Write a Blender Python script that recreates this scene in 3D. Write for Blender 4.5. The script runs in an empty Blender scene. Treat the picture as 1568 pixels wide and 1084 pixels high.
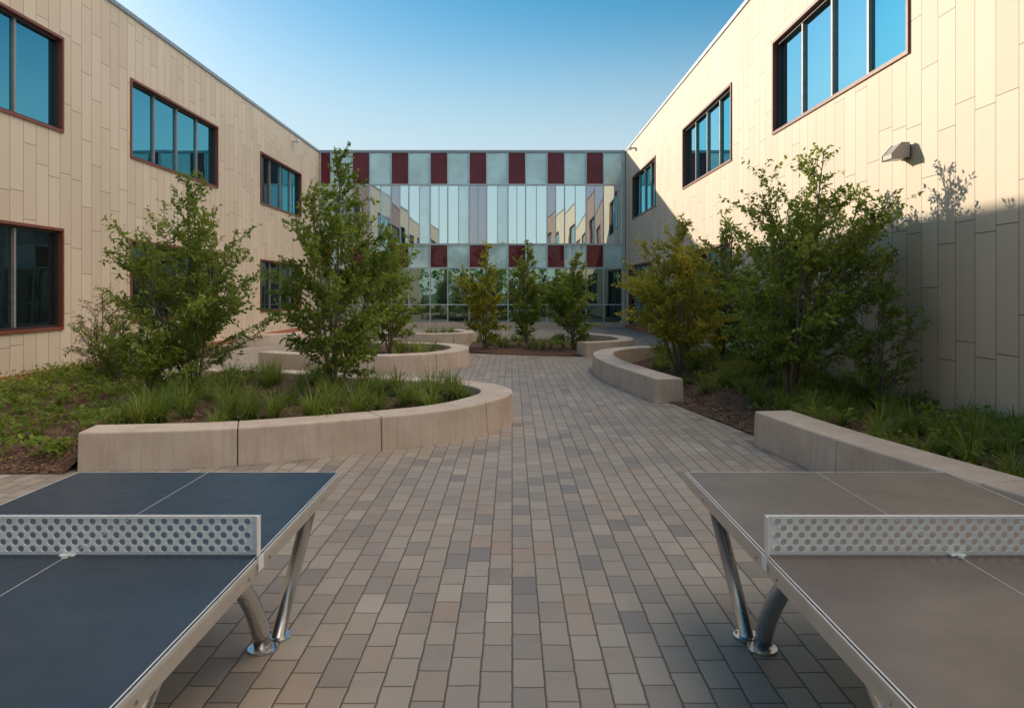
import bpy, math, random
import numpy as np
from mathutils import Vector, Matrix
from mathutils.geometry import delaunay_2d_cdt

scene = bpy.context.scene
scene.view_settings.view_transform = 'Standard'
scene.view_settings.look = 'None'
scene.view_settings.exposure = 0
R = random.Random(7)

# ------------------------------------------------------------------ helpers
def link(o, parent=None):
    scene.collection.objects.link(o)
    if parent: o.parent = parent
    return o
def empty(name):
    e = bpy.data.objects.new(name, None); e.empty_display_size = .2
    return link(e)
def mesh_obj(name, verts, faces, mat=None, parent=None, smooth=False):
    me = bpy.data.meshes.new(name)
    me.from_pydata([tuple(v) for v in verts], [], [tuple(f) for f in faces])
    if smooth:
        me.polygons.foreach_set('use_smooth', [True]*len(me.polygons))
    me.update()
    o = bpy.data.objects.new(name, me)
    if mat:
        for m in (mat if isinstance(mat, list) else [mat]): me.materials.append(m)
    return link(o, parent)
class Geo:
    def __init__(s): s.v=[]; s.f=[]; s.m=[]
    def box(s,x0,x1,y0,y1,z0,z1,m=0):
        b=len(s.v)
        s.v+=[(x0,y0,z0),(x1,y0,z0),(x1,y1,z0),(x0,y1,z0),(x0,y0,z1),(x1,y0,z1),(x1,y1,z1),(x0,y1,z1)]
        s.f+=[(b,b+3,b+2,b+1),(b+4,b+5,b+6,b+7),(b,b+1,b+5,b+4),(b+1,b+2,b+6,b+5),(b+2,b+3,b+7,b+6),(b+3,b,b+4,b+7)]
        s.m+=[m]*6
    def quad(s,a,b_,c,d,m=0):
        b=len(s.v); s.v+=[a,b_,c,d]; s.f.append((b,b+1,b+2,b+3)); s.m.append(m)
    def tube(s,pts,rad,n=8,cap=True,m=0):
        pts=[Vector(p) for p in pts]; b=len(s.v)
        for i,p in enumerate(pts):
            d=(pts[min(i+1,len(pts)-1)]-pts[max(i-1,0)]).normalized()
            a=Vector((0,0,1)) if abs(d.z)<.9 else Vector((1,0,0))
            u=d.cross(a).normalized(); w=d.cross(u)
            r=rad[i] if isinstance(rad,(list,tuple)) else rad
            for k in range(n):
                t=2*math.pi*k/n
                s.v.append(tuple(p+u*(r*math.cos(t))+w*(r*math.sin(t))))
        for i in range(len(pts)-1):
            for k in range(n):
                s.f.append((b+i*n+k,b+i*n+(k+1)%n,b+(i+1)*n+(k+1)%n,b+(i+1)*n+k)); s.m.append(m)
        if cap:
            s.f.append(tuple(b+k for k in range(n))); s.m.append(m)
            s.f.append(tuple(b+(len(pts)-1)*n+k for k in reversed(range(n)))); s.m.append(m)
    def obj(s,name,mat,parent=None,smooth=False,bevel=0):
        o=mesh_obj(name,s.v,s.f,mat,parent,smooth)
        if isinstance(mat,list): o.data.polygons.foreach_set('material_index',s.m)
        if bevel:
            md=o.modifiers.new('bevel','BEVEL'); md.width=bevel; md.segments=2; md.limit_method='ANGLE'
        return o

# ------------------------------------------------------------------ materials
class NM:
    def __init__(s,name):
        s.mat=bpy.data.materials.new(name); s.mat.use_nodes=True
        s.nt=s.mat.node_tree; s.bsdf=s.nt.nodes['Principled BSDF']; s.out=s.nt.nodes['Material Output']
    def n(s,t,**kw):
        nd=s.nt.nodes.new(t)
        for k,v in kw.items(): setattr(nd,k,v)
        return nd
    def l(s,a,b): s.nt.links.new(a,b)
    def val(s,sock,v):
        if isinstance(v,bpy.types.NodeSocket): s.l(v,sock)
        else: sock.default_value=v
    def math(s,op,a,b=0.0,c=0.0):
        nd=s.n('ShaderNodeMath',operation=op)
        s.val(nd.inputs[0],a); s.val(nd.inputs[1],b)
        if op in('SMOOTHSTEP','MULTIPLY_ADD','COMPARE'): s.val(nd.inputs[2],c)
        return nd.outputs[0]
    def pos(s):
        return s.n('ShaderNodeNewGeometry').outputs['Position']
    def xyz(s):
        sp=s.n('ShaderNodeSeparateXYZ'); s.l(s.pos(),sp.inputs[0]); return sp.outputs
    def noise(s,scale,detail=3,rough=.55,vec=None):
        nd=s.n('ShaderNodeTexNoise'); nd.inputs['Scale'].default_value=scale
        nd.inputs['Detail'].default_value=detail; nd.inputs['Roughness'].default_value=rough
        s.l(vec or s.pos(),nd.inputs['Vector']); return nd.outputs[0]
    def ramp(s,fac,stops):
        r=s.n('ShaderNodeValToRGB'); e=r.color_ramp.elements
        while len(e)<len(stops): e.new(.5)
        for i,(p,c) in enumerate(stops):
            e[i].position=p; e[i].color=(*c,1)
        s.val(r.inputs[0],fac); return r.outputs[0]
    def mix(s,f,a,b,mode='MIX'):
        m=s.n('ShaderNodeMix',data_type='RGBA',blend_type=mode)
        s.val(m.inputs[0],f)
        for i,v in ((6,a),(7,b)):
            if isinstance(v,tuple): v=(*v,1) if len(v)==3 else v
            s.val(m.inputs[i],v)
        return m.outputs[2]
    def bump(s,h,strength=.3,dist=.01):
        b=s.n('ShaderNodeBump'); b.inputs['Strength'].default_value=strength; b.inputs['Distance'].default_value=dist
        s.l(h,b.inputs['Height']); s.l(b.outputs[0],s.bsdf.inputs['Normal']); return b
    def col(s,c): 
        s.val(s.bsdf.inputs['Base Color'],(*c,1) if isinstance(c,tuple) else c)
    def rough(s,v): s.val(s.bsdf.inputs['Roughness'],v)
    def cells(s,u,v,W,L,mode):
        uu=s.math('DIVIDE',u,W); c=s.math('FLOOR',uu); fu=s.math('FRACT',uu)
        wn=s.n('ShaderNodeTexWhiteNoise',noise_dimensions='1D'); s.l(c,wn.inputs['W'])
        if mode=='rand': off=wn.outputs['Value']
        elif mode=='half':
            off=s.math('ADD',s.math('MULTIPLY',s.math('MODULO',s.math('ABSOLUTE',c),2.0),.5),s.math('MULTIPLY',wn.outputs['Value'],.12))
        vv=s.math('ADD',s.math('DIVIDE',v,L),off)
        r=s.math('FLOOR',vv); fv=s.math('FRACT',vv)
        cb=s.n('ShaderNodeCombineXYZ'); s.l(c,cb.inputs[0]); s.l(r,cb.inputs[1])
        w2=s.n('ShaderNodeTexWhiteNoise',noise_dimensions='2D'); s.l(cb.outputs[0],w2.inputs['Vector'])
        du=s.math('MULTIPLY',s.math('MINIMUM',fu,s.math('SUBTRACT',1.0,fu)),W)
        dv=s.math('MULTIPLY',s.math('MINIMUM',fv,s.math('SUBTRACT',1.0,fv)),L)
        d=s.math('MINIMUM',du,dv)
        return d,w2.outputs['Value'],w2.outputs['Color']

def simple(name,c,rough=.5,metal=0,var=.15,scale=8,bump=0):
    m=NM(name); nz=m.noise(scale,2)
    m.col(m.ramp(nz,[(.3,tuple(x*(1-var) for x in c)),(.7,tuple(min(1,x*(1+var)) for x in c))]))
    m.rough(m.math('MULTIPLY_ADD',nz,.2,rough-.1)); m.bsdf.inputs['Metallic'].default_value=metal
    if bump: m.bump(m.noise(scale*6),bump,.005)
    return m.mat

# cladding
m=NM('fibre_cement_cladding'); X,Y,Z=m.xyz()
d,rv,rc=m.cells(Y,Z,.405,1.55,'rand')
base=m.ramp(rv,[(0,(.69,.55,.405)),(.5,(.745,.60,.445)),(1,(.785,.645,.49))])
base=m.mix(m.math('MULTIPLY',m.noise(1.3,3),.2),base,(.56,.46,.34))
mp=m.n('ShaderNodeMapping'); m.l(m.pos(),mp.inputs[0]); mp.inputs['Scale'].default_value=(4,4,.35)
base=m.mix(m.math('MULTIPLY',m.noise(2.5,2,.6,mp.outputs[0]),.2),base,(.52,.42,.30))
jm=m.math('LESS_THAN',d,.0060)
m.col(m.mix(jm,base,(.17,.13,.10))); m.rough(.6)
CLAD=m.mat
# pavers
m=NM('concrete_pavers'); X,Y,Z=m.xyz()
wob=m.math('MULTIPLY_ADD',m.noise(9,1),.010,-.005)
d,rv,rc=m.cells(m.math('ADD',X,wob),m.math('ADD',Y,wob),.150,.262,'half')
base=m.ramp(rv,[(0,(.22,.19,.17)),(.12,(.32,.265,.22)),(.35,(.395,.32,.255)),(.6,(.43,.36,.29)),(.8,(.45,.39,.325)),(.9,(.41,.295,.22)),(1,(.54,.47,.395))])
base=m.mix(m.ramp(m.noise(.55,3),[(.38,(0,0,0)),(.68,(.5,.5,.5))]),base,(.26,.225,.20))
base=m.mix(m.math('MULTIPLY',m.noise(140,1),.45),base,(.24,.20,.17))
st=m.ramp(m.noise(3.3,4,.7),[(.54,(0,0,0)),(.70,(1,1,1))])
base=m.mix(m.math('MULTIPLY',st,.25),base,(.19,.155,.135))
jm=m.math('LESS_THAN',d,.0042)
m.col(m.mix(jm,base,(.11,.09,.072))); m.rough(m.math('MULTIPLY_ADD',rv,.12,.5))
h=m.math('ADD',m.math('MINIMUM',d,.009),m.math('MULTIPLY',rv,.003))
m.bump(h,.6,1.0)
PAVE=m.mat
# concrete seat walls
m=NM('precast_concrete')
nz=m.noise(2.2,4,.6)
base=m.ramp(nz,[(.3,(.55,.435,.345)),(.55,(.66,.54,.44)),(.75,(.73,.62,.52))])
mp=m.n('ShaderNodeMapping'); m.l(m.pos(),mp.inputs[0]); mp.inputs['Scale'].default_value=(14,14,1.2)
sm=m.ramp(m.noise(1.5,3,.6,mp.outputs[0]),[(.48,(0,0,0)),(.72,(1,1,1))])
base=m.mix(m.math('MULTIPLY',sm,.42),base,(.45,.30,.21))
base=m.mix(m.math('MULTIPLY',m.noise(60,2),.25),base,(.37,.30,.25))
m.col(base); m.rough(.7); m.bump(m.noise(90,2),.25,.004)
CONC=m.mat
# mulch
m=NM('bark_mulch')
v=m.n('ShaderNodeTexVoronoi'); v.inputs['Scale'].default_value=38; m.l(m.pos(),v.inputs['Vector'])
cs=m.n('ShaderNodeSeparateColor'); m.l(v.outputs['Color'],cs.inputs[0])
base=m.ramp(cs.outputs[0],[(0,(.05,.026,.016)),(.5,(.13,.062,.035)),(.85,(.20,.11,.065)),(1,(.29,.18,.115))])
m.col(base); m.rough(.9); m.bump(m.math('ADD',v.outputs['Distance'],m.noise(25,3)),.9,.03)
MULCH=m.mat
m=NM('lawn'); 
m.col(m.ramp(m.noise(1.2,4,.7),[(.3,(.045,.085,.02)),(.6,(.08,.13,.03)),(.8,(.13,.16,.05))])); m.rough(.9)
LAWN=m.mat
SILVER=simple('brushed_aluminium',(.60,.57,.52),.4,.25,.06)
GALV=simple('galvanised_steel',(.56,.57,.58),.26,.95,.04,6)
NETM=simple('powder_coated_steel',(.84,.84,.83),.45,.0,.04)
FRAME=simple('dark_window_frame',(.045,.028,.024),.4)
MULLB=simple('bronze_mullion',(.34,.30,.27),.4,.2)
TRIM=simple('maroon_trim',(.22,.065,.04),.45)
COPING=simple('metal_coping',(.33,.36,.38),.4,.3)
REDBASE=simple('red_brick_base',(.42,.16,.095),.8)
WHITEL=simple('white_line_paint',(.72,.74,.74),.5,0,.04)
ROOF=simple('roof_membrane',(.4,.4,.4),.8)
BARK=simple('tree_bark',(.17,.13,.10),.85,0,.4,30)
MULL=simple('curtain_wall_mullion',(.50,.55,.56),.35,.3)

def glass(name,tint,dark,refl,wav=.02):
    m=NM(name); nt=m.nt; nt.nodes.remove(m.bsdf)
    g=m.n('ShaderNodeBsdfGlossy'); g.inputs['Color'].default_value=(*tint,1); g.inputs['Roughness'].default_value=.0
    df=m.n('ShaderNodeBsdfDiffuse')
    nz=m.noise(.9,2); c=m.ramp(nz,[(.35,tuple(x*.85 for x in dark)),(.65,tuple(x*1.15 for x in dark))])
    m.l(c,df.inputs['Color'])
    b=m.n('ShaderNodeBump'); b.inputs['Strength'].default_value=wav; b.inputs['Distance'].default_value=.1
    m.l(m.noise(.8,1),b.inputs['Height']); m.l(b.outputs[0],g.inputs['Normal'])
    lw=m.n('ShaderNodeLayerWeight'); lw.inputs['Blend'].default_value=.35
    f=m.math('MINIMUM',m.math('MULTIPLY_ADD',lw.outputs['Fresnel'],1-refl,refl),1.0)
    mx=m.n('ShaderNodeMixShader'); m.l(f,mx.inputs[0]); m.l(df.outputs[0],mx.inputs[1]); m.l(g.outputs[0],mx.inputs[2])
    m.l(mx.outputs[0],m.out.inputs['Surface']); return m.mat
GLASS=glass('window_glass',(.20,.62,.76),(.008,.03,.038),.62)
GLASSL=glass('window_glass_with_blind',(.36,.72,.84),(.24,.36,.40),.45)
GLASSD=glass('ground_floor_glass',(.32,.42,.44),(.012,.018,.018),.36,.05)
GLASSB=glass('curtain_wall_glass',(.84,.98,1.0),(.04,.10,.12),.78,.03)
GLASSG=glass('curtain_wall_lower_glass',(.50,.68,.62),(.03,.055,.05),.52,.04)
GLASSP=glass('tinted_glass',(.62,.62,.68),(.19,.17,.19),.55,.03)
GLASSC=glass('frit_glass',(.8,.97,1.0),(.62,.80,.82),.4,.02)
SPL=glass('spandrel_light',(.7,.88,.88),(.58,.80,.79),.08)
SPR=glass('spandrel_maroon',(.5,.3,.3),(.14,.024,.036),.03)

# ------------------------------------------------------------------ ground / paving
g=Geo(); g.quad((-900,-900,-.02),(900,-900,-.02),(900,900,-.02),(-900,900,-.02)); g.obj('ground',LAWN)
g=Geo(); g.quad((-9.9,-16,0),(5.83,-16,0),(5.83,38,0),(-9.9,38,0)); g.obj('pavement',PAVE)

# ------------------------------------------------------------------ building
XL,XR,YB,HR=-9.9,5.83,38.0,9.06
Y0=-14
bld=empty('school_building')
def side_wall(name,Xw,s,y0,y1,wins):
    ys=sorted({y0,y1,*[w[0] for w in wins],*[w[1] for w in wins]})
    zs=sorted({0.16,HR-.12,*[w[2] for w in wins],*[w[3] for w in wins]})
    g=Geo(); dep=.17
    for i in range(len(ys)-1):
        for j in range(len(zs)-1):
            cy=(ys[i]+ys[i+1])/2; cz=(zs[j]+zs[j+1])/2
            if any(w[0]<cy<w[1] and w[2]<cz<w[3] for w in wins): continue
            g.quad((Xw,ys[i],zs[j]),(Xw,ys[i+1],zs[j]),(Xw,ys[i+1],zs[j+1]),(Xw,ys[i],zs[j+1]))
    g.obj(name+'_cladding',CLAD,bld)
    tr=Geo(); fr=Geo(); gl=Geo()
    xi=Xw-s*dep
    for (a,b,c,d,n,kinds) in wins:
        x0,x1=sorted((Xw+s*.035,xi))
        t=.06
        tr.box(x0,x1,a,a+t,c,d); tr.box(x0,x1,b-t,b,c,d)
        tr.box(x0,x1,a+t,b-t,c,c+t); tr.box(x0,x1,a+t,b-t,d-t,d)
        f0,f1=sorted((Xw-s*.06,xi)); 
        A,B,C,D=a+t,b-t,c+t,d-t; q=.05
        fr.box(f0,f1,A,A+q,C,D); fr.box(f0,f1,B-q,B,C,D)
        fr.box(f0,f1,A+q,B-q,C,C+q); fr.box(f0,f1,A+q,B-q,D-q,D)
        f0b,f1b=sorted((Xw-s*.075,xi))
        for k in range(1,n):
            yy=A+(B-A)*k/n
            fr.box(f0b,f1b,yy-.03,yy+.03,C+q,D-q,1)
        xg=Xw-s*.13
        for k in range(n):
            ya=A+(B-A)*k/n; yb=A+(B-A)*(k+1)/n
            tl=R.uniform(-.006,.006)
            kd=int(kinds[k%len(kinds)])
            gl.quad((xg+tl,ya,C),(xg-tl,yb,C),(xg-tl,yb,D),(xg+tl,ya,D),kd)
    tr.obj(name+'_window_trim',TRIM,bld); fr.obj(name+'_window_frames',[FRAME,MULLB],bld); gl.obj(name+'_window_glass',[GLASS,GLASSL,GLASSD],bld)
wl=[(-8,-2.3,5.3,7.4,4,'0'),(1.0,6.7,5.3,7.4,4,'0000'),(10.6,16.3,5.3,7.4,4,'0000'),(19.17,24.87,5.28,7.36,4,'0000'),(29.06,34.7,5.27,7.34,4,'2000'),
    (10.6,16.3,.98,3.2,4,'2222'),(19.17,24.87,1.0,3.17,4,'2'),(29.06,34.7,1.0,3.1,4,'2')]
wr=[(-8,-2.3,5.3,7.4,4,'0'),(1.0,6.7,5.3,7.4,4,'0000'),(10.83,16.5,5.3,7.38,4,'0111'),(19.6,25.2,5.28,7.36,4,'0101'),(30.0,35.7,5.27,7.34,4,'0'),
    (19.6,25.2,1.0,3.15,4,'2'),(30.6,36.8,.2,3.1,5,'20222')]
side_wall('west_wing',XL,1,Y0,YB,wl)
side_wall('east_wing',XR,-1,Y0,YB,wr)
g=Geo()
g.box(XL-16,XL-.3,Y0,YB,0,HR-.15); g.box(XR+.3,XR+16,Y0,YB,0,HR-.15); g.box(XL-16,XR+16,YB+.3,YB+14,0,HR-.15)
g.obj('roof_and_core',ROOF,bld)
g=Geo()
for Xw,s in((XL,1),(XR,-1)):
    x0,x1=sorted((Xw+s*.04,Xw-s*.5)); g.box(x0,x1,Y0,YB-.1,HR-.12,HR)
g.box(XL-.5,XR+.5,YB-.05,YB+.5,HR-.12,HR+.02)
g.obj('roof_coping',COPING,bld,bevel=.01)
g=Geo(); g.box(XL-.05,XL+.02,Y0,YB-.06,0,.16); g.box(XR-.02,XR+.05,Y0,YB-.06,0,.16)
g.obj('brick_base',REDBASE,bld)
e=Y0-.005
g=Geo(); g.quad((XL-16,e,0),(XL,e,0),(XL,e,HR-.12),(XL-16,e,HR-.12)); g.quad((XR,e,0),(XR+16,e,0),(XR+16,e,HR-.12),(XR,e,HR-.12))
g.obj('wing_end_walls',simple('end_wall_cladding',(.6,.48,.34),.7),bld)
# curtain wall
edges=[XL]; isred=True; x=XL+.60
while x<XR-.15:
    edges.append(x); x+= 1.1 if isred else .9; isred=not isred
edges.append(XR-.02)
g=Geo(); mats=[SPR,SPL,GLASSB,GLASSP,GLASSC,GLASSG]; mu=Geo()
def pane(a,b,z0,z1,mi,k=1):
    t=R.uniform(-.008,.008)*k; t2=R.uniform(-.006,.006)*k
    g.quad((a,YB+t,z0),(b,YB-t,z0),(b,YB-t+t2,z1),(a,YB+t+t2,z1),mi)
for i in range(len(edges)-1):
    rd=(i%2==0); a,b=edges[i],edges[i+1]; mid=(a+b)/2
    for (z0,z1) in((3.03,4.25),(7.3,8.93)): pane(a,b,z0,z1,0 if rd else 1,.3)
    pane(a,b,.25,1.15,5); pane(a,b,1.15,3.03,5)
    k1=R.choice([2,2,4,2]); k2=R.choice([2,2,2,4])
    if rd: k1=3 if R.random()<.6 else 2; k2=k1 if R.random()<.5 else 2
    pane(a,mid,4.25,7.3,k1); pane(mid,b,4.25,7.3,k2)
    mu.box(mid-.018,mid+.018,YB-.05,YB+.04,4.3,7.25)
g.obj('curtain_wall_panels',mats,bld)
g=mu
for e in edges[1:-1]: g.box(e-.028,e+.028,YB-.07,YB+.05,.25,8.93)
for z in (1.15,3.03,4.25,7.3): 
    w=.03 if z in(1.15,) else .045
    g.box(XL+.02,XR-.02,YB-.062,YB+.04,z-w,z+w)
g.box(XL+.02,XL+.09,YB-.065,YB+.05,.25,8.93); g.box(XR-.2,XR-.03,YB-.066,YB+.05,.25,8.93)
g.obj('curtain_wall_mullions',MULL,bld)
g=Geo(); g.box(XL+.02,XR-.02,YB-.15,YB+.1,0,.25); g.obj('curtain_wall_sill',CONC,bld)

# ------------------------------------------------------------------ seat walls
def smooth_path(pts,step=.12):
    P=[Vector((*p,0)) for p in pts]; out=[]
    P=[P[0]*2-P[1]]+P+[P[-1]*2-P[-2]]
    for i in range(1,len(P)-2):
        n=max(2,int((P[i+1]-P[i]).length/step))
        for k in range(n):
            t=k/n
            out.append(.5*((2*P[i])+(P[i+1]-P[i-1])*t+(2*P[i-1]-5*P[i]+4*P[i+1]-P[i+2])*t*t+(3*P[i]-P[i-1]-3*P[i+1]+P[i+2])*t**3))
    out.append(P[-2]); return out
def seat_wall(pts,h=.39,w=.46,seg=1.55):
    path=smooth_path(pts)
    c=.018
    prof=[(-w/2-.02,0),(-w/2,h-c),(-w/2+c*.3,h-c*.3),(-w/2+c,h),(w/2-c,h),(w/2-c*.3,h-c*.3),(w/2,h-c),(w/2+.02,0)]
    L=[0]
    for i in range(1,len(path)): L.append(L[-1]+(path[i]-path[i-1]).length)
    tot=L[-1]; n=max(1,round(tot/seg)); sl=tot/n
    def at0(s):
        s=min(max(s,0),tot)
        for i in range(1,len(path)):
            if L[i]>=s-1e-9:
                t=(s-L[i-1])/(L[i]-L[i-1]); return path[i-1].lerp(path[i],t)
        return path[-1]
    def at(s):
        return at0(s),(at0(s+.1)-at0(s-.1)).normalized()
    g=Geo()
    for k in range(n):
        s0=k*sl+.005; s1=(k+1)*sl-.005
        m_=max(2,int((s1-s0)/.1)); b=len(g.v)
        sq=[s0,s0+.010]+[s0+(s1-s0)*j/m_ for j in range(1,m_)]+[s1-.010,s1]
        for q,s_ in enumerate(sq):
            p,d=at(s_); nrm=Vector((-d.y,d.x,0))
            ins=.009 if q in(0,len(sq)-1) else 0
            for (o,z) in prof:
                oo=o-math.copysign(ins,o)
                g.v.append((p.x+nrm.x*oo,p.y+nrm.y*oo,max(0,z-(ins if z>0 else 0))))
        npf=len(prof)
        for j in range(len(sq)-1):
            for q in range(npf-1):
                g.f.append((b+j*npf+q,b+(j+1)*npf+q,b+(j+1)*npf+q+1,b+j*npf+q+1)); g.m.append(0)
        g.f.append(tuple(b+q for q in range(npf))); g.m.append(0)
        e=b+(len(sq)-1)*npf
        g.f.append(tuple(e+q for q in reversed(range(npf)))); g.m.append(0)
    g.obj('concrete_seat_wall',CONC)
    return [(p.x,p.y) for p in path]
A=[(-4.42,7.69),(-3.1,7.9),(-1.95,8.42),(-.95,9.07),(-.42,9.85),(-.22,10.6),(-.45,11.3),(-1.1,11.85),(-2.4,12.4),(-3.9,13.2),(-5.6,13.6)]
B=[(-5.9,17.7),(-4.6,17.0),(-3.2,16.65),(-2.1,17.05),(-1.5,17.9),(-1.35,19.1),(-1.8,20.2),(-2.9,20.8),(-4.3,21.1),(-5.6,20.8)]
C=[(-6.0,27.0),(-4.5,25.9),(-3.0,25.3),(-1.9,25.6),(-1.5,26.6),(-2.2,28.0)]
C2=[(-9.2,24.6),(-8.2,24.9),(-7.4,25.8),(-7.5,27.2)]
D=[(1.95,20.85),(2.9,21.4),(3.45,22.4),(3.3,24.0),(2.5,25.3)]
E=[(2.58,12.1),(2.33,13.6),(2.12,15.0),(2.06,16.6),(2.3,17.9),(2.95,18.9),(3.9,19.4)]
F=[(3.12,8.85),(3.32,7.4),(3.70,5.6),(4.15,4.0),(4.6,2.3)]
pA,pB,pC,pC2,pD,pE,pF=[seat_wall(p) for p in (A,B,C,C2,D,E,F)]

# ------------------------------------------------------------------ planting beds
def inside(p,poly):
    x,y=p; c=False; n=len(poly); j=n-1
    for i in range(n):
        xi,yi=poly[i]; xj,yj=poly[j]
        if (yi>y)!=(yj>y) and x<(xj-xi)*(y-yi)/(yj-yi)+xi: c=not c
        j=i
    return c
def hnoise(x,y): return .025*math.sin(2.1*x+1.3*y)+.02*math.sin(3.7*y-1.9*x)+.01*math.sin(9*x+7*y)
def bed(name,poly,hf):
    xs=[p[0] for p in poly]; ys=[p[1] for p in poly]
    pts=[Vector(p) for p in poly]; n=len(pts)
    x=min(xs)
    while x<max(xs):
        y=min(ys)
        while y<max(ys):
            q=(x+R.uniform(-.05,.05),y+R.uniform(-.05,.05))
            if inside(q,poly): pts.append(Vector(q))
            y+=.22
        x+=.22
    ed=[(i,(i+1)%n) for i in range(n)]
    vo,eo,fo,_,_,_=delaunay_2d_cdt(pts,ed,[list(range(n))],1,1e-4)
    vs=[(v.x,v.y,hf(v.x,v.y)) for v in vo]
    return mesh_obj(name,vs,fo,MULCH,smooth=True)
def ss(a,b,x):
    t=min(1,max(0,(x-a)/(b-a))); return t*t*(3-2*t)
polyL=[(-9.87,7.35),(-4.45,7.35)]+pA+[(-7,14.6),(-8.3,16.5),(-8.7,24.5),(-9.87,24.5)]
def hL(x,y):
    edge=ss(7.3,8.0,y) if x<-4.4 else 1
    return .007+(.06+.19*ss(-6.0,-4.3,x))*edge*ss(24.6,24,y)+hnoise(x,y)*.6*edge
bed('mulch_bed',polyL,hL)
def flat(z): return lambda x,y: z+hnoise(x,y)*.5
bed('mulch_bed',pB,flat(.26)); bed('mulch_bed',pC,flat(.26)); bed('mulch_bed',pC2,flat(.25))
polyD=[(-1.35,22.0),(-.4,21.4),(.8,20.9),(1.9,20.75)]+pD[3:]+[(1.5,27.5),(-1.4,27)]
bed('mulch_bed',polyD,lambda x,y:.008+.06*ss(21.0,22.2,y+.35*x)+hnoise(x,y)*.4*ss(21.0,22.2,y))
polyR=pF+[(5.8,2.3),(5.8,19.5),(4.0,19.5)]+pE[::-1]
def hR(x,y): 
    e=ss(2.9,4.2,x) if y>8.8 else 1
    return .008+.20*e+hnoise(x,y)*.4*e
bed('mulch_bed',polyR,hR)

def scatter(poly,n,rng,margin=None,md=.3):
    xs=[p[0] for p in poly]; ys=[p[1] for p in poly]; out=[]
    while len(out)<n:
        q=(rng.uniform(min(xs),max(xs)),rng.uniform(min(ys),max(ys)))
        if not inside(q,poly): continue
        if margin and min((q[0]-p[0])**2+(q[1]-p[1])**2 for p in margin)<md**2: continue
        out.append(q)
    return out
def faceattr(o,vals,name='lv'):
    at=o.data.attributes.new(name,'FLOAT','FACE'); at.data.foreach_set('value',np.asarray(vals,dtype=np.float32))
def leafmat(name,stops,trans=.4,rough=.5):
    m=NM(name); a=m.n('ShaderNodeAttribute'); a.attribute_name='lv'
    c=m.ramp(a.outputs['Fac'],stops); m.col(c); m.rough(rough)
    m.bsdf.inputs['Specular IOR Level'].default_value=.3
    if trans:
        tr=m.n('ShaderNodeBsdfTranslucent'); m.l(m.mix(.5,c,(.46,.54,.06)),tr.inputs[0])
        mx=m.n('ShaderNodeMixShader'); mx.inputs[0].default_value=trans
        m.l(m.bsdf.outputs[0],mx.inputs[1]); m.l(tr.outputs[0],mx.inputs[2]); m.l(mx.outputs[0],m.out.inputs['Surface'])
    return m.mat
CHIP=leafmat('bark_chips',[(0,(.06,.034,.022)),(.6,(.18,.095,.055)),(1,(.34,.23,.155))],0,.9)
g=Geo(); lv=[]
for poly,hf,n in((polyL,hL,6000),(polyR,hR,7000)):
    for (x,y) in scatter(poly,n,R):
        if y>20 and poly is polyL: continue
        z=hf(x,y)+.012; a=R.uniform(0,6.28); l=R.uniform(.015,.045); w=R.uniform(.006,.014); t=R.uniform(-.4,.4)
        dx,dy=math.cos(a),math.sin(a)
        g.quad((x-dx*l-dy*w,y-dy*l+dx*w,z-l*t),(x+dx*l-dy*w,y+dy*l+dx*w,z+l*t),(x+dx*l+dy*w,y+dy*l-dx*w,z+l*t+.004),(x-dx*l+dy*w,y-dy*l-dx*w,z-l*t+.004))
        lv.append(R.random())
o=g.obj('bark_chips',CHIP); faceattr(o,lv)

# ------------------------------------------------------------------ trees
LEAF=leafmat('leaf_green',[(0,(.06,.105,.018)),(.35,(.135,.205,.032)),(.7,(.225,.31,.048)),(1,(.37,.43,.08))])
LEAFY=leafmat('leaf_yellow_green',[(0,(.11,.14,.018)),(.35,(.25,.27,.032)),(.7,(.45,.38,.04)),(1,(.68,.46,.045))])
LEAFR=leafmat('leaf_russet',[(0,(.08,.055,.025)),(.4,(.21,.105,.05)),(.7,(.20,.19,.07)),(1,(.38,.21,.12))])
def leaves_mesh(name,P,Dv,size,lv,mat,parent,rng,aspect=.52):
    n=len(P); P=np.array(P); Dv=np.array(Dv)
    Dv/=np.linalg.norm(Dv,axis=1)[:,None]+1e-9
    rnd=rng.normal(size=(n,3)); rnd[:,2]+=1.2
    side=np.cross(Dv,rnd); side/=np.linalg.norm(side,axis=1)[:,None]+1e-9
    up=np.cross(side,Dv)
    s=size*rng.uniform(.65,1.25,n)[:,None]
    base=P; tip=P+Dv*s-up*s*.12
    mid=P+Dv*s*.45
    l=mid+side*s*aspect*.5+up*s*.10; r=mid-side*s*aspect*.5+up*s*.10
    V=np.stack([base,l,tip,r],1).reshape(-1,3)
    i=np.arange(n)*4
    F=np.concatenate([np.stack([i,i+1,i+2],1),np.stack([i,i+2,i+3],1)],0)
    me=bpy.data.meshes.new(name); 
    me.vertices.add(len(V)); me.vertices.foreach_set('co',V.astype(np.float32).ravel())
    me.loops.add(F.size); me.loops.foreach_set('vertex_index',F.astype(np.int32).ravel())
    me.polygons.add(len(F)); me.polygons.foreach_set('loop_start',np.arange(0,F.size,3,dtype=np.int32))
    try: me.polygons.foreach_set('loop_total',np.full(len(F),3,dtype=np.int32))
    except Exception: pass
    me.update(calc_edges=True); me.validate()
    me.materials.append(mat); o=bpy.data.objects.new(name,me); link(o,parent)
    faceattr(o,np.concatenate([lv,lv])); return o
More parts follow.
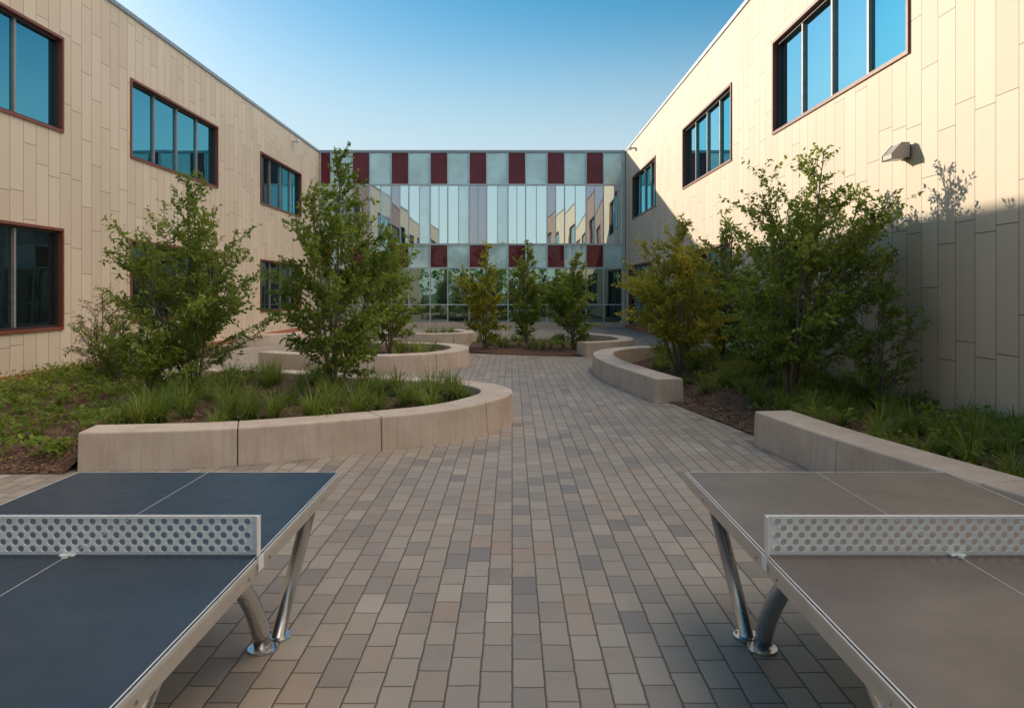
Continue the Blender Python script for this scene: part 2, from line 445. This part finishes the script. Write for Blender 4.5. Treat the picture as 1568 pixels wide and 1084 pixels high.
def tree(name,x,y,z0,H,Rd,seed,nleaf=7000,lsize=.075,mat=None,stems=4,low=.10,peak=.35,lean=(0,0),asc=.3,br=26):
    rng=np.random.default_rng(seed); rr=random.Random(seed)
    par=empty(name); par.location=(x,y,z0)
    g=Geo(); segs=[]
    for si in range(stems):
        az=si*2*math.pi/stems+rr.uniform(-.5,.5); sp=rr.uniform(.15,.42)*Rd if si else .03
        h=H*(1 if si==0 else rr.uniform(.5,.85)); pts=[]
        ns=9; wx,wy=0,0
        for k in range(ns+1):
            t=k/ns; wx+=rr.uniform(-.02,.02)*H/3.5; wy+=rr.uniform(-.02,.02)*H/3.5
            pts.append(Vector((math.cos(az)*sp*t**.8*1.6+wx+lean[0]*t,math.sin(az)*sp*t**.8*1.6+wy+lean[1]*t,h*t)))
        r0=.028*H/3.6*(1 if si==0 else .8)
        g.tube(pts,[r0*(1-k/ns)**.8+.004 for k in range(ns+1)],7,False)
        nb=int(br*h/3.6*(1.5 if si==0 else 1))
        for b in range(nb):
            t=low+(1-low)*((b+rr.random())/nb)
            f=t*ns; i=min(int(f),ns-1); p=pts[i].lerp(pts[i+1],f-i)
            ta=p.z/H
            pr=(.62+.38*ta/peak) if ta<peak else max(.10,((1-ta)/(1-peak))**.8)
            ln=Rd*pr*rr.uniform(.4,1.25); 
            if si: ln*=.85
            a=rr.uniform(0,6.283) if rr.random()<.5 else az+rr.gauss(0,1.0)
            el=rr.uniform(.2,.8)+asc+.35*ta
            d=Vector((math.cos(a)*math.cos(el),math.sin(a)*math.cos(el),math.sin(el)))
            bp=[p]; nn=5; 
            for k in range(nn):
                d=(d+Vector((rr.uniform(-.12,.12),rr.uniform(-.12,.12),rr.uniform(-.25,.06)))).normalized()
                bp.append(bp[-1]+d*ln/nn)
            g.tube(bp,[.007*(1-k/nn)+.0018 for k in range(nn+1)],4,False)
            blv=rr.uniform(0,.6)
            for k in range(1,nn):
                segs.append((bp[k],bp[k+1],ln/nn*1.3,blv))
            ntw=max(3,int(ln/.08))
            for q in range(ntw):
                tt=rr.uniform(.2,1)*nn; i2=min(int(tt),nn-1); s=bp[i2].lerp(bp[i2+1],tt-i2)
                dd=(d+Vector((rr.uniform(-.9,.9),rr.uniform(-.9,.9),rr.uniform(-.5,.5)))).normalized()
                tl=rr.uniform(.10,.30)*(.6+.5*Rd)*(.55+.45*min(1,pr*1.5))
                e=s+dd*tl
                g.tube([s,e],[.0025,.001],3,False)
                segs.append((s,e,tl*1.6,blv))
    g.obj('trunk_and_branches',BARK,par,True)
    w=np.array([s[2] for s in segs]); w/=w.sum()
    idx=rng.choice(len(segs),nleaf,p=w)
    S=np.array([tuple(s[0]) for s in segs]); Ee=np.array([tuple(s[1]) for s in segs]); LV=np.array([s[3] for s in segs])
    t=rng.uniform(0,1.05,nleaf)[:,None]
    P=S[idx]+(Ee[idx]-S[idx])*t+rng.normal(size=(nleaf,3))*.012
    Dv=(Ee[idx]-S[idx]); Dv/=np.linalg.norm(Dv,axis=1)[:,None]+1e-9
    Dv=Dv*.7+rng.normal(size=(nleaf,3))*.55; Dv[:,2]-=.12
    lv=np.clip(LV[idx]+rng.uniform(0,.4,nleaf),0,1)
    leaves_mesh('foliage',P,Dv,lsize,lv,mat or LEAF,par,rng)
    return par
tree('birch_tree',-5.0,11.7,.12,3.45,1.42,11,12500,.075,stems=6,lean=(-.22,0),br=28)
tree('birch_tree',-2.62,11.0,.2,3.65,1.08,12,13500,.075,stems=5,peak=.4,br=28)
tree('birch_tree',-3.1,18.8,.25,3.05,.95,13,7000,.09,stems=4)
tree('birch_tree',-.82,22.6,.05,3.2,.8,14,5000,.10,mat=LEAFY,stems=4)
tree('birch_tree',.5,23.6,.05,3.3,.85,15,5000,.10,stems=4)
tree('birch_tree',1.85,22.3,.05,2.9,1.0,16,6000,.10,stems=4)
tree('birch_tree',3.45,15.2,.1,3.1,1.3,17,12000,.085,mat=LEAFY,stems=6)
tree('birch_tree',4.75,16.6,.1,3.45,1.0,18,6500,.09,stems=5)
tree('birch_tree',4.22,11.2,.15,3.75,1.5,19,17500,.077,stems=7,lean=(.45,0),peak=.40,br=28)
tree('birch_tree',4.75,13.3,.15,2.6,1.0,20,6500,.085,stems=4)
tree('birch_tree',4.9,20.8,.0,3.0,.9,24,4500,.10,stems=3)
tree('shrub',-8.1,14.6,.1,1.75,.75,21,1800,.055,mat=LEAFR,stems=9,low=.05)
tree('shrub',-7.0,13.2,.1,1.3,.7,22,3000,.065,stems=7,low=.03)
tree('shrub',-5.3,10.9,.12,1.0,.8,27,4000,.07,stems=8,low=.03)
tree('shrub',5.15,10.3,.15,1.9,.6,23,2200,.07,stems=5,low=.05)
tree('shrub',-8.7,20.5,.1,1.6,.8,25,2500,.08,stems=6,low=.05)

# ------------------------------------------------------------------ grasses
GRASS=leafmat('grass_blade',[(0,(.055,.10,.017)),(.5,(.14,.205,.034)),(.85,(.25,.29,.06)),(1,(.42,.38,.16))],.35)
def grass(name,clumps):
    g=Geo(); lv=[]
    for (x,y,z,h,n) in clumps:
        cl=R.uniform(0,.6)
        for _ in range(n):
            a=R.uniform(0,6.283); sp=R.uniform(.1,1.0); l=h*R.uniform(.6,1.15); r0=R.uniform(0,.06)
            px,py,pz=x+math.cos(a)*r0,y+math.sin(a)*r0,z-.02
            th=math.pi/2-sp*.45; k=R.uniform(.25,.85)*(.4+sp)
            wd=R.uniform(.0045,.0085); sx,sy=-math.sin(a)*wd,math.cos(a)*wd
            b=len(g.v); ns=4
            for i in range(ns+1):
                tpr=1-(i/ns)**2*.9
                g.v.append((px+sx*tpr,py+sy*tpr,pz)); g.v.append((px-sx*tpr,py-sy*tpr,pz))
                px+=math.cos(a)*math.cos(th)*l/ns; py+=math.sin(a)*math.cos(th)*l/ns; pz+=math.sin(th)*l/ns
                th-=k*.75
            v=min(1,cl+R.uniform(0,.4))
            for i in range(ns):
                g.f.append((b+2*i,b+2*i+1,b+2*i+3,b+2*i+2)); g.m.append(0); lv.append(v)
    o=g.obj(name,GRASS); faceattr(o,lv)
polyA=pA+[(-5,10)]
cl=[(*q,hL(*q),R.uniform(.34,.58),85) for q in scatter(polyA,95,R,pA,.36) if q[0]>-4.9]
grass('ornamental_grass',cl)
cl=[(*q,hR(*q),R.uniform(.25,.5),65) for q in scatter(polyR,250,R,pF+pE,.36) if q[0]>3.3+.3*(q[1]<12.5) ]
grass('ornamental_grass',cl)
cl=[(*q,.26,R.uniform(.3,.45),50) for q in scatter(pB,45,R,pB)]
cl+=[(*q,.26,R.uniform(.3,.45),40) for q in scatter(pC,22,R,pC)]
cl+=[(*q,.07,R.uniform(.3,.5),45) for q in scatter(polyD,65,R,pD) if q[1]>21.9]
grass('ornamental_grass',cl)
polyL2=[(-9.8,7.6),(-4.7,7.6),(-4.7,13.4),(-7,14.6),(-8.5,16.5),(-9.8,24)]
cl=[(*q,hL(*q),R.uniform(.2,.42),45) for q in scatter(polyL2,75,R)]
grass('ornamental_grass',cl)
rng=np.random.default_rng(5); P=[];Dv=[];lv=[]
for q in scatter(polyL2,270,R)+[q for q in scatter(polyR,160,R,pF+pE) if q[0]>3.6]:
    hf=hL if q[0]<0 else hR
    c0=R.uniform(0,.6)
    rad=R.uniform(.08,.26); hh=R.uniform(.05,.26)
    for _ in range(38):
        a=R.uniform(0,6.28); rr_=rad*math.sqrt(R.random())
        P.append((q[0]+math.cos(a)*rr_,q[1]+math.sin(a)*rr_,hf(*q)+hh*R.random())); Dv.append((math.cos(a),math.sin(a),R.uniform(-.2,.9))); lv.append(min(1,c0+R.uniform(0,.4)))
leaves_mesh('ground_cover',P,Dv,.08,np.array(lv),LEAF,None,rng,.6)

# distant trees (behind the viewer, seen in the glass)
P=[];Dv=[];lv=[]; g=Geo()
for k in range(24):
    cx=-70+k*6+R.uniform(-2,2); cy=-48+R.uniform(-9,6); h=R.uniform(6,11)
    g.tube([(cx,cy,-.1),(cx,cy,h*.8)],[.2,.06],6,False)
    for c in range(22):
        a=R.uniform(0,6.28); r_=R.uniform(0,.42)*h; zz=h*R.uniform(.22,.98); r_*=math.sin(min(1,(zz/h))*math.pi*.9)+.15
        bx,by=cx+math.cos(a)*r_,cy+math.sin(a)*r_; c0=R.uniform(0,.6)
        for _ in range(45):
            P.append((bx+R.gauss(0,.45),by+R.gauss(0,.45),zz+R.gauss(0,.4))); Dv.append((R.uniform(-1,1),R.uniform(-1,1),R.uniform(-1,1))); lv.append(min(1,c0+R.uniform(0,.4)))
dt=empty('distant_trees'); g.obj('trunks',BARK,dt)
leaves_mesh('foliage',P,Dv,.5,np.array(lv),LEAF,dt,rng,.8)

# ------------------------------------------------------------------ table tennis tables
def ttable(xin,sgn,topmat):
    par=empty('table_tennis_table')
    W,y0,y1,H=1.525,1.58,4.32,.76
    xa,xb=sorted((xin,xin+sgn*W)); xc=(xa+xb)/2; yc=(y0+y1)/2
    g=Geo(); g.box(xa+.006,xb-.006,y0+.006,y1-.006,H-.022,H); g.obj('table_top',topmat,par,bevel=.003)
    g=Geo()
    g.quad((xc-.0015,y0+.02,H+.0015),(xc+.0015,y0+.02,H+.0015),(xc+.0015,y1-.02,H+.0015),(xc-.0015,y1-.02,H+.0015))
    for (a,b,c,d) in((xa+.007,xa+.012,y0+.02,y1-.02),(xb-.012,xb-.007,y0+.02,y1-.02),(xa+.007,xb-.007,y1-.0195,y1-.013),(xa+.007,xb-.007,y0+.013,y0+.0195)):
        g.quad((a,c,H+.0015),(b,c,H+.0015),(b,d,H+.0015),(a,d,H+.0015))
    g.obj('white_lines',WHITEL,par)
    g=Geo()
    def rail(p0,p1,nin):
        p0=Vector(p0);p1=Vector(p1);n=Vector(nin)
        pr=[(-.003,H-.004),(-.003,H-.018),(.012,H-.085),(.05,H-.085),(.05,H-.024),(.0055,H-.024),(.0055,H-.004)]
        b=len(g.v)
        for p in(p0,p1):
            for (o,z) in pr: g.v.append((p.x+n.x*o,p.y+n.y*o,z))
        k=len(pr)
        for q in range(k): g.f.append((b+q,b+(q+1)%k,b+k+(q+1)%k,b+k+q)); g.m.append(0)
        g.f.append(tuple(b+q for q in range(k))); g.m.append(0); g.f.append(tuple(b+k+q for q in reversed(range(k)))); g.m.append(0)
    rail((xa,y0-.002,0),(xa,y1+.002,0),(1,0,0)); rail((xb,y0-.002,0),(xb,y1+.002,0),(-1,0,0))
    rail((xa+.052,y1,0),(xb-.052,y1,0),(0,-1,0)); rail((xa+.052,y0,0),(xb-.052,y0,0),(0,1,0))
    g.obj('side_rails',SILVER,par)
    g=Geo()
    for xe,sg in((xa,-1),(xb,1)):
        for yy in(y0+.4,yc-.12,yc+.12,y1-.4):
            g.tube([(xe+sg*.001-sg*.006,yy,H-.05),(xe+sg*.001,yy,H-.048)],.007,10)
    g.obj('rail_bolts',GALV,par)
    g=Geo()
    for yy in(y0+.5,yc-.3,yc+.3,y1-.5): g.box(xa+.055,xb-.055,yy-.03,yy+.03,H-.08,H-.024)
    g.obj('cross_beams',GALV,par)
    g=Geo(); fl=Geo()
    for xe,sg in((xa,1),(xb,-1)):
        for e in(1,-1):
            f1=Vector((xe+sg*.225,yc+e*.93,0)); t1=Vector((xe+sg*.07,yc+e*.99,H-.085))
            g.tube([f1,f1.lerp(t1,.5),t1],.036,24)
            f2=Vector((xe+sg*.255,yc+e*.80,0))
            c1=f2+Vector((0,-e*.10,.30)); c2=Vector((xe+sg*.23,yc+e*.28,.62)); t2=Vector((xe+sg*.22,yc+e*.05,H-.075))
            pts=[]
            for k in range(19):
                t=k/18; pts.append(f2*(1-t)**3+c1*3*t*(1-t)**2+c2*3*t*t*(1-t)+t2*t**3)
            g.tube(pts,.044,24)
            for f,r in((f1,.072),(f2,.078)):
                fl.tube([f+Vector((0,0,.001)),f+Vector((0,0,.012))],r,28)
                for k in range(3):
                    a=k*2.1+.4; q=f+Vector((math.cos(a)*r*.83,math.sin(a)*r*.83,0)); fl.tube([q+Vector((0,0,.0125)),q+Vector((0,0,.022))],.007,6)
    g.obj('legs',GALV,par,True); fl.obj('foot_plates',GALV,par)
    g=Geo(); cw,ch,r=.0475,.0270,.0130
    zb=H+.004; rowsn=5; zt=zb+.010+rowsn*ch+.012
    x0,x1=xa-.002,xb+.002; end=.028
    ncol=int((x1-x0-2*end)/cw); off=(x1-x0-ncol*cw)/2
    yy=yc
    def q(a,b,c,d): g.quad((a,yy,c),(b,yy,c),(b,yy,d),(a,yy,d))
    q(x0,x1,zb,zb+.010); q(x0,x1,zb+.010+rowsn*ch,zt)
    q(x0,x0+off,zb+.010,zt-.012); q(x1-off,x1,zb+.010,zt-.012)
    for j in range(rowsn):
        za=zb+.010+j*ch; sh=(j%2)*.5
        xs0=x0+off
        if sh: q(xs0,xs0+cw/2,za,za+ch); q(x1-off-cw/2,x1-off,za,za+ch)
        for i in range(ncol-(1 if sh else 0)):
            cx=xs0+(i+.5+sh)*cw; cz=za+ch/2; b=len(g.v); N=16
            for k in range(N):
                a=2*math.pi*(k+.5)/N; ca,sa=math.cos(a),math.sin(a)
                g.v.append((cx+ca*r,yy,cz+sa*r))
            for k in range(N):
                a=2*math.pi*(k+.5)/N; ca,sa=math.cos(a),math.sin(a)
                ux,uz=min(1,max(-1,ca*1.5)),min(1,max(-1,sa*1.5))
                t=max(abs(ux),abs(uz)); ux/=t;uz/=t
                if abs(abs(ca)-abs(sa))<.35: ux=math.copysign(1,ca);uz=math.copysign(1,sa)
                g.v.append((cx+ux*cw/2,yy,cz+uz*ch/2))
            for k in range(N):
                k2=(k+1)%N; g.f.append((b+k,b+k2,b+N+k2,b+N+k)); g.m.append(0)
    o=g.obj('perforated_net',NETM,par)
    md=o.modifiers.new('w','WELD'); md.merge_threshold=1e-5
    md=o.modifiers.new('s','SOLIDIFY'); md.thickness=.003
    g=Geo()
    for xe,sg in((x0,1),(x1,-1)):
        a,b=sorted((xe,xe+sg*.005)); g.box(a,b,yc-.035,yc+.0,zb+.001,zt)
        a,b=sorted((xe-sg*.003,xe-sg*.0005)); g.box(a,b,yc-.03,yc+.03,zb-.06,zb-.006)
    g.box(x0,x1,yc-.014,yc-.0045,zt-.003,zt)
    g.box(xc-.03,xc+.03,yc-.02,yc+.02,zb-.003,zb+.004)
    g.tube([(xc,yc-.03,H+.002),(xc,yc-.03,H+.012)],.012,12)
    g.obj('net_brackets',NETM,par,bevel=.001)
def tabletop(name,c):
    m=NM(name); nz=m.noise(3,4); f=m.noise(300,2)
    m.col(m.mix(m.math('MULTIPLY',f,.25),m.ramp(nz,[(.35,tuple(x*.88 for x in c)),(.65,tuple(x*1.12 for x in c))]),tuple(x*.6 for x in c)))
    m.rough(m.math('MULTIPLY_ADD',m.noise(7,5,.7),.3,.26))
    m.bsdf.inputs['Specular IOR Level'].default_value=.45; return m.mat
ttable(-1.005,-1,tabletop('laminate_sky_tint',(.030,.044,.062)))  # blue of the reflected sky is put into this top's base colour
ttable(1.01,1,tabletop('laminate_sunlit_wall_tint',(.140,.115,.102)))  # tan reflection of the sunlit east wall is put into the base colour

# ------------------------------------------------------------------ wall fixtures
def wall_light(Xw,s,y,z,k=1.0):
    par=empty('wall_light')
    g=Geo()
    a,b=sorted((Xw+s*.001,Xw+s*.05)); g.box(a,b,y-.09*k,y+.09*k,z-.10*k,z+.12*k)
    g.obj('mounting_plate',simple('fixture_dark',(.12,.10,.09),.5),par,bevel=.006)
    v=[]; 
    for yy in(y-.14*k,y+.14*k):
        for (o,zz) in((.05,.13),(.16,.13),(.30*k,-.03),(.30*k,-.10),(.05,-.07)): v.append((Xw+s*o,yy,z+zz*k))
    f=[(0,1,2,3,4),(9,8,7,6,5)]+[(i,(i+1)%5,5+(i+1)%5,5+i) for i in range(5)]
    o=mesh_obj('lamp_housing',v,f,simple('fixture_beige',(.46,.41,.36),.45),par)
    md=o.modifiers.new('b','BEVEL'); md.width=.01; md.segments=2
    g=Geo(); a,b=sorted((Xw+s*.10,Xw+s*.26)); g.box(a,b,y-.1*k,y+.1*k,z-.10*k,z-.082*k); g.obj('lens',simple('fixture_lens',(.6,.6,.55),.2),par)
wall_light(XR,-1,10.9,3.85)
def cam_fix(Xw,s,y,z):
    par=empty('security_camera'); g=Geo()
    g.tube([(Xw,y,z),(Xw+s*.22,y,z)],.04,10); g.obj('bracket',simple('cam_bracket',(.5,.5,.5),.4),par,True)
    g=Geo(); g.tube([(Xw+s*.22,y+.12,z+.03),(Xw+s*.26,y-.22,z-.06)],.085,12); g.obj('camera_body',simple('cam_white',(.7,.7,.68),.4),par)
cam_fix(XL,1,33.4,8.6); cam_fix(XR,-1,35.0,8.6)

# ------------------------------------------------------------------ light
world=bpy.data.worlds.new('World'); scene.world=world; world.use_nodes=True
nt=world.node_tree; bg=nt.nodes['Background']
sky=nt.nodes.new('ShaderNodeTexSky'); sky.sky_type='NISHITA'; sky.sun_disc=False
dirv=Vector((1,-1,-.395)).normalized()
el=math.asin(-dirv.z)
sky.sun_elevation=el; sky.sun_rotation=math.atan2(-dirv.x,-dirv.y)
sky.air_density=1.1; sky.dust_density=.5; sky.ozone_density=2.5
def W(t): return nt.nodes.new(t)
hs=W('ShaderNodeHueSaturation'); hs.inputs['Saturation'].default_value=1.4; hs.inputs['Hue'].default_value=.484
nt.links.new(sky.outputs[0],hs.inputs['Color'])
tc=W('ShaderNodeTexCoord'); sp=W('ShaderNodeSeparateXYZ'); nt.links.new(tc.outputs['Generated'],sp.inputs[0])
# pale haze towards the horizon
mh=W('ShaderNodeMapRange'); mh.interpolation_type='SMOOTHSTEP'; mh.inputs['From Min'].default_value=.12; mh.inputs['From Max'].default_value=.38
mh.inputs['To Min'].default_value=.8; mh.inputs['To Max'].default_value=0; nt.links.new(sp.outputs['Z'],mh.inputs['Value'])
hz=W('ShaderNodeMix'); hz.data_type='RGBA'; nt.links.new(mh.outputs[0],hz.inputs[0]); nt.links.new(hs.outputs[0],hz.inputs[6]); hz.inputs[7].default_value=(4.5,5.1,5.3,1)
# added bright cloud patch overhead, out of view, to fill the shaded courtyard
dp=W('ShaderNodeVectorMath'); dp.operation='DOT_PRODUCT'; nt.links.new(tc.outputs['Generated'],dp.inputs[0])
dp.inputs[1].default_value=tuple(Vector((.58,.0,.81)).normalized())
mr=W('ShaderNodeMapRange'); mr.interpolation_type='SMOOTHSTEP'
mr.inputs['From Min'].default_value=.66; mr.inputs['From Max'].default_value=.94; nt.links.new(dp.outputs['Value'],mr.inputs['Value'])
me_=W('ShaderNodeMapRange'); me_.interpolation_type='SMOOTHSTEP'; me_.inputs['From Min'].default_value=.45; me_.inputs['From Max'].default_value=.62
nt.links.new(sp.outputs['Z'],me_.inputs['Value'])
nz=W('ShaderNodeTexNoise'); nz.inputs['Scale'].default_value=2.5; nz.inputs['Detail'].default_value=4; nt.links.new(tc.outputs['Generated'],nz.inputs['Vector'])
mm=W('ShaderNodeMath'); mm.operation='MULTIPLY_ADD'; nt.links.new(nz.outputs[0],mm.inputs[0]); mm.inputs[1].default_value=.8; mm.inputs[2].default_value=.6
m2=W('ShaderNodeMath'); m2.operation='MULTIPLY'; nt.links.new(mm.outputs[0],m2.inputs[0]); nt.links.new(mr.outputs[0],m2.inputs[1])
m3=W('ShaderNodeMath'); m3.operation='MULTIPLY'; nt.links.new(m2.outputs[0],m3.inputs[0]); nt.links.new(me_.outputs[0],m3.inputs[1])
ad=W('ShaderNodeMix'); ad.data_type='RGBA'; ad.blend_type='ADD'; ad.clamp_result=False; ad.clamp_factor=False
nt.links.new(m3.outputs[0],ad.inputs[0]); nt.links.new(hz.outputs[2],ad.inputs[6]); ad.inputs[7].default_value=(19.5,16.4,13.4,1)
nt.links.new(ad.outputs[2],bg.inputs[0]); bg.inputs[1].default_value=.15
sl=bpy.data.lights.new('sun','SUN'); sl.energy=5; sl.angle=math.radians(.5); sl.color=(1,.87,.69)
so=bpy.data.objects.new('sun',sl); link(so); so.rotation_euler=dirv.to_track_quat('-Z','Y').to_euler()

# ------------------------------------------------------------------ camera
cam=bpy.data.cameras.new('camera'); co=bpy.data.objects.new('camera',cam); link(co)
co.location=(0,0,1.81); co.rotation_euler=(math.pi/2,0,0)
cam.sensor_width=36; cam.lens=26.0; cam.shift_y=-.0606; cam.clip_end=3000; cam.clip_start=.05
scene.camera=co
